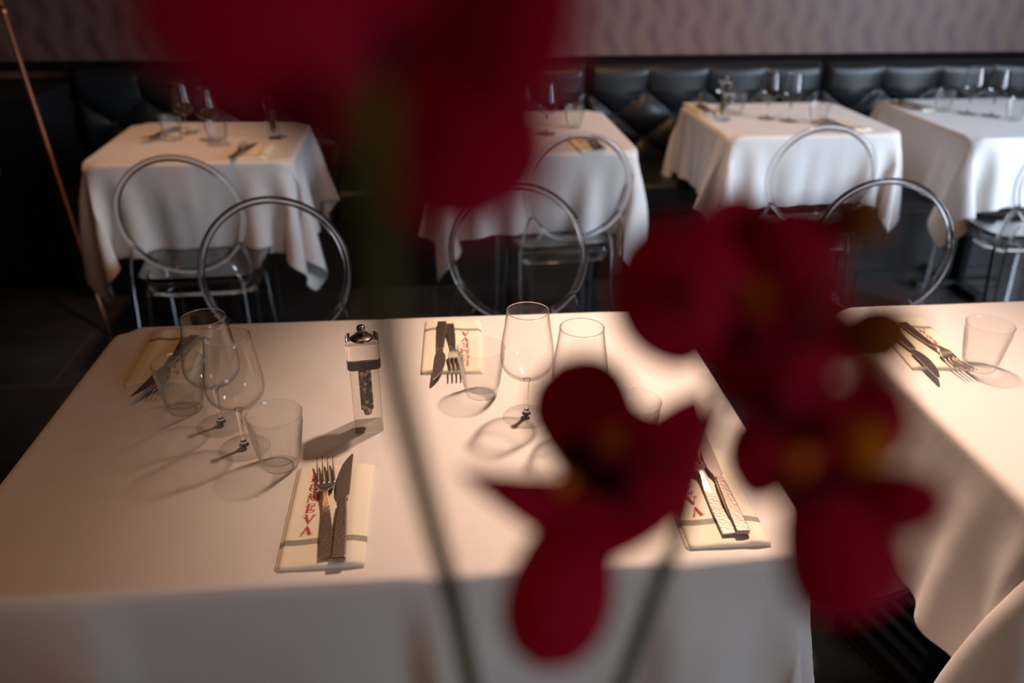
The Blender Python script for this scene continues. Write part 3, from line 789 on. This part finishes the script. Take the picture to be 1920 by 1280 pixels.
def flower(petals, lips, throats):
    bm = bmesh.new()
    for p in petals: petal(bm, *p[:4], **(p[4] if len(p) > 4 else {}))
    f = obj('flower', bm, M_PETAL, orch, solid=.0007, sub=1)
    if lips:
        bm = bmesh.new()
        for l in lips: blob(bm, *l)
        obj('lip', bm, M_LIP, f)
    if throats:
        bm = bmesh.new()
        for l in throats: blob(bm, *l)
        obj('throat', bm, M_THROAT, f)
    return f
# largest, topmost, closest flower
flower([((790, 60, .175), (855, 240, .165), (890, 445, .16), 370, dict(sharp=.5, peak=.6)),
        ((780, 60, .175), (930, 70, .165), (1085, 100, .16), 400, dict(sharp=.5, peak=.6)),
        ((800, 20, .175), (900, -120, .17), (960, -220, .17), 260),
        ((740, 60, .175), (620, 190, .170), (600, 285, .168), 250, dict(sharp=.5)),
        ((760, 20, .172), (500, 30, .16), (235, -10, .16), 340, dict(sharp=.5, peak=.5)),
        ((760, 60, .174), (745, -60, .17), (735, -200, .17), 330, dict(sharp=.5, bw=.9)),
        ((700, 0, .172), (560, 110, .165), (350, 170, .16), 200, dict(sharp=.5, peak=.5))],
       [], [(690, 90, .172, 70, 60)])
# upper of the three lower flowers
flower([((1420, 570, .29), (1290, 550, .28), (1140, 560, .275), 290, dict(sharp=.5, peak=.55, cup=.3)),
        ((1410, 560, .29), (1380, 460, .285), (1352, 362, .28), 190, dict(sharp=.5, peak=.45, cup=-.2)),
        ((1420, 560, .29), (1490, 480, .28), (1560, 420, .285), 190, dict(sharp=.5, cup=.3)),
        ((1420, 560, .29), (1460, 470, .29), (1470, 390, .29), 170, dict(sharp=.5, cup=.3)),
        ((1420, 570, .29), (1490, 590, .285), (1575, 620, .28), 260, dict(sharp=.5, cup=.2, bw=.6)),
        ((1420, 580, .29), (1440, 670, .285), (1450, 780, .28), 250, dict(sharp=.5, cup=.3, bw=.7))],
       [(1408, 562, .255, 34, 38)], [(1400, 735, .30, 42, 34), (1395, 640, .283, 30, 26)])
# lowest flower
flower([((1150, 900, .315), (1100, 780, .31), (1046, 672, .305), 205, dict(sharp=.5, peak=.6, bw=.7)),
        ((1075, 1030, .32), (1215, 900, .31), (1318, 732, .31), 190, dict(sharp=.7, peak=.5, cup=.1, bw=.6)),
        ((1110, 970, .32), (990, 935, .31), (855, 882, .305), 125, dict(sharp=.9, peak=.3, bw=.7)),
        ((1100, 960, .32), (1055, 1100, .30), (1008, 1255, .30), 210, dict(sharp=.5, peak=.6, cup=.3, bw=.55)),
        ((1130, 900, .318), (1180, 795, .315), (1240, 790, .315), 60, dict(sharp=.7, cup=.1)),
        ((1130, 1010, .318), (1100, 930, .312), (1080, 850, .31), 120, dict(sharp=.7, cup=.1))],
       [(1142, 822, .288, 28, 24), (1056, 905, .288, 22, 20)], [(1085, 850, .305, 34, 30), (1140, 905, .308, 45, 28)])
# rightmost flower
flower([((1560, 850, .265), (1450, 840, .26), (1392, 940, .255), 185, dict(sharp=.6, cup=.2, bw=.6)),
        ((1560, 850, .265), (1630, 790, .26), (1712, 785, .255), 180, dict(sharp=.5, cup=.3, bw=.7)),
        ((1560, 850, .265), (1540, 780, .255), (1490, 700, .255), 130, dict(sharp=.6, cup=-.2)),
        ((1540, 900, .265), (1660, 940, .255), (1778, 935, .25), 135, dict(sharp=.5, cup=.2, bw=.7)),
        ((1560, 880, .265), (1575, 1030, .255), (1625, 1158, .25), 235, dict(sharp=.4, peak=.6, cup=.3, bw=.7))],
       [(1495, 862, .245, 26, 30), (1615, 835, .248, 46, 50)], [(1492, 925, .25, 24, 22), (1560, 900, .25, 40, 20), (1440, 770, .25, 26, 30)])
for l, m_, nm in (((1640, 628, .225, 82, 74, 1.0, .4), M_BUD, 'bud'), ((1605, 412, .245, 56, 56, 1.0, .8), M_BUD, 'bud')):
    bm = bmesh.new(); blob(bm, *l); b = obj(nm, bm, m_, orch)
    bm = bmesh.new(); px, py, d = l[:3]
    petal(bm, (px-30, py+75, d-.004), (px-62, py+25, d-.006), (px-72, py-35, d+.004), 80, cup=-.3, sharp=.6)
    obj('sepal', bm, M_PETAL, b, solid=.0006)
def stem_path(pts, r, mt, low):
    P_ = [atd(*p) for p in (tuple(q) for q in smoothline(pts, 30))]
    e = P_[-1]; n = 10
    ctrl = [P_[-4], e, e+(e-P_[-6])*1.2, Vector(low)]
    ext = [Vector(p) for p in smoothline([tuple(p) for p in (e, e*.5+Vector(low)*.5+Vector((.0, .01, 0)), Vector(low))], n)]
    return obj('stem', tube(bmesh.new(), P_+ext[1:], r, 12), mt, orch)
VX, VY, VZ = -.0, .20, .80
stem_path([(690, 150, .150), (695, 300, .155), (703, 430, .17), (712, 560, .20), (735, 690, .24), (775, 850, .28), (815, 1000, .31), (848, 1120, .335), (885, 1290, .35)], lambda t_: .0038-.0008*t_, M_STEM, (VX, VY, VZ+.02))
stem_path([(1560, 870, .27), (1480, 800, .30), (1400, 720, .31), (1350, 760, .325), (1312, 870, .34), (1275, 1000, .35), (1225, 1120, .36), (1160, 1300, .37)], lambda t_: .0020+.0008*t_, M_STEM2, (VX+.02, VY, VZ+.02))
tube_ = lambda pts, r: obj('stalk', tube(bmesh.new(), [atd(*p) for p in (tuple(q) for q in smoothline(pts, 14))], r, 8), M_STEM2, orch)
tube_([(1240, 880, .32), (1300, 750, .318), (1345, 722, .318), (1375, 760, .322)], .0012)
tube_([(1410, 700, .31), (1500, 640, .27), (1600, 650, .222)], .0011)
tube_([(1500, 640, .27), (1560, 500, .25), (1590, 440, .24)], .001)
bm = bmesh.new(); blob(bm, 1240, 1062, .352, 14, 22, 1, -.4); obj('node', bm, M_STEM2, orch)
v = thing('vase', 'tall white ceramic vase holding the orchid stems', 'vase', (VX+.01, VY, .781))
obj('body', lathe(bmesh.new(), [(0, 0), (.035, 0), (.045, .02), (.048, .08), (.030, .16), (.022, .20), (.026, .215), (.023, .216), (.019, .20), (.027, .16), (.044, .08), (.040, .02), (0, .012)], 40), M_VASE, v).name = 'vase_body'
t = thing('console_table', 'small dark wooden stand under the orchid vase', 'table', (VX, .06, 0))
obj('top', box(bmesh.new(), -.24, .24, -.16, .22, .75, .78), M_WOOD, t, smooth=False, bev=.003)
for sx in (-1, 1):
    for sy in (-.13, .19): obj('leg', box(bmesh.new(), sx*.21-.015, sx*.21+.015, sy-.015, sy+.015, .001, .7495), M_WOOD, t, smooth=False, bev=.002)
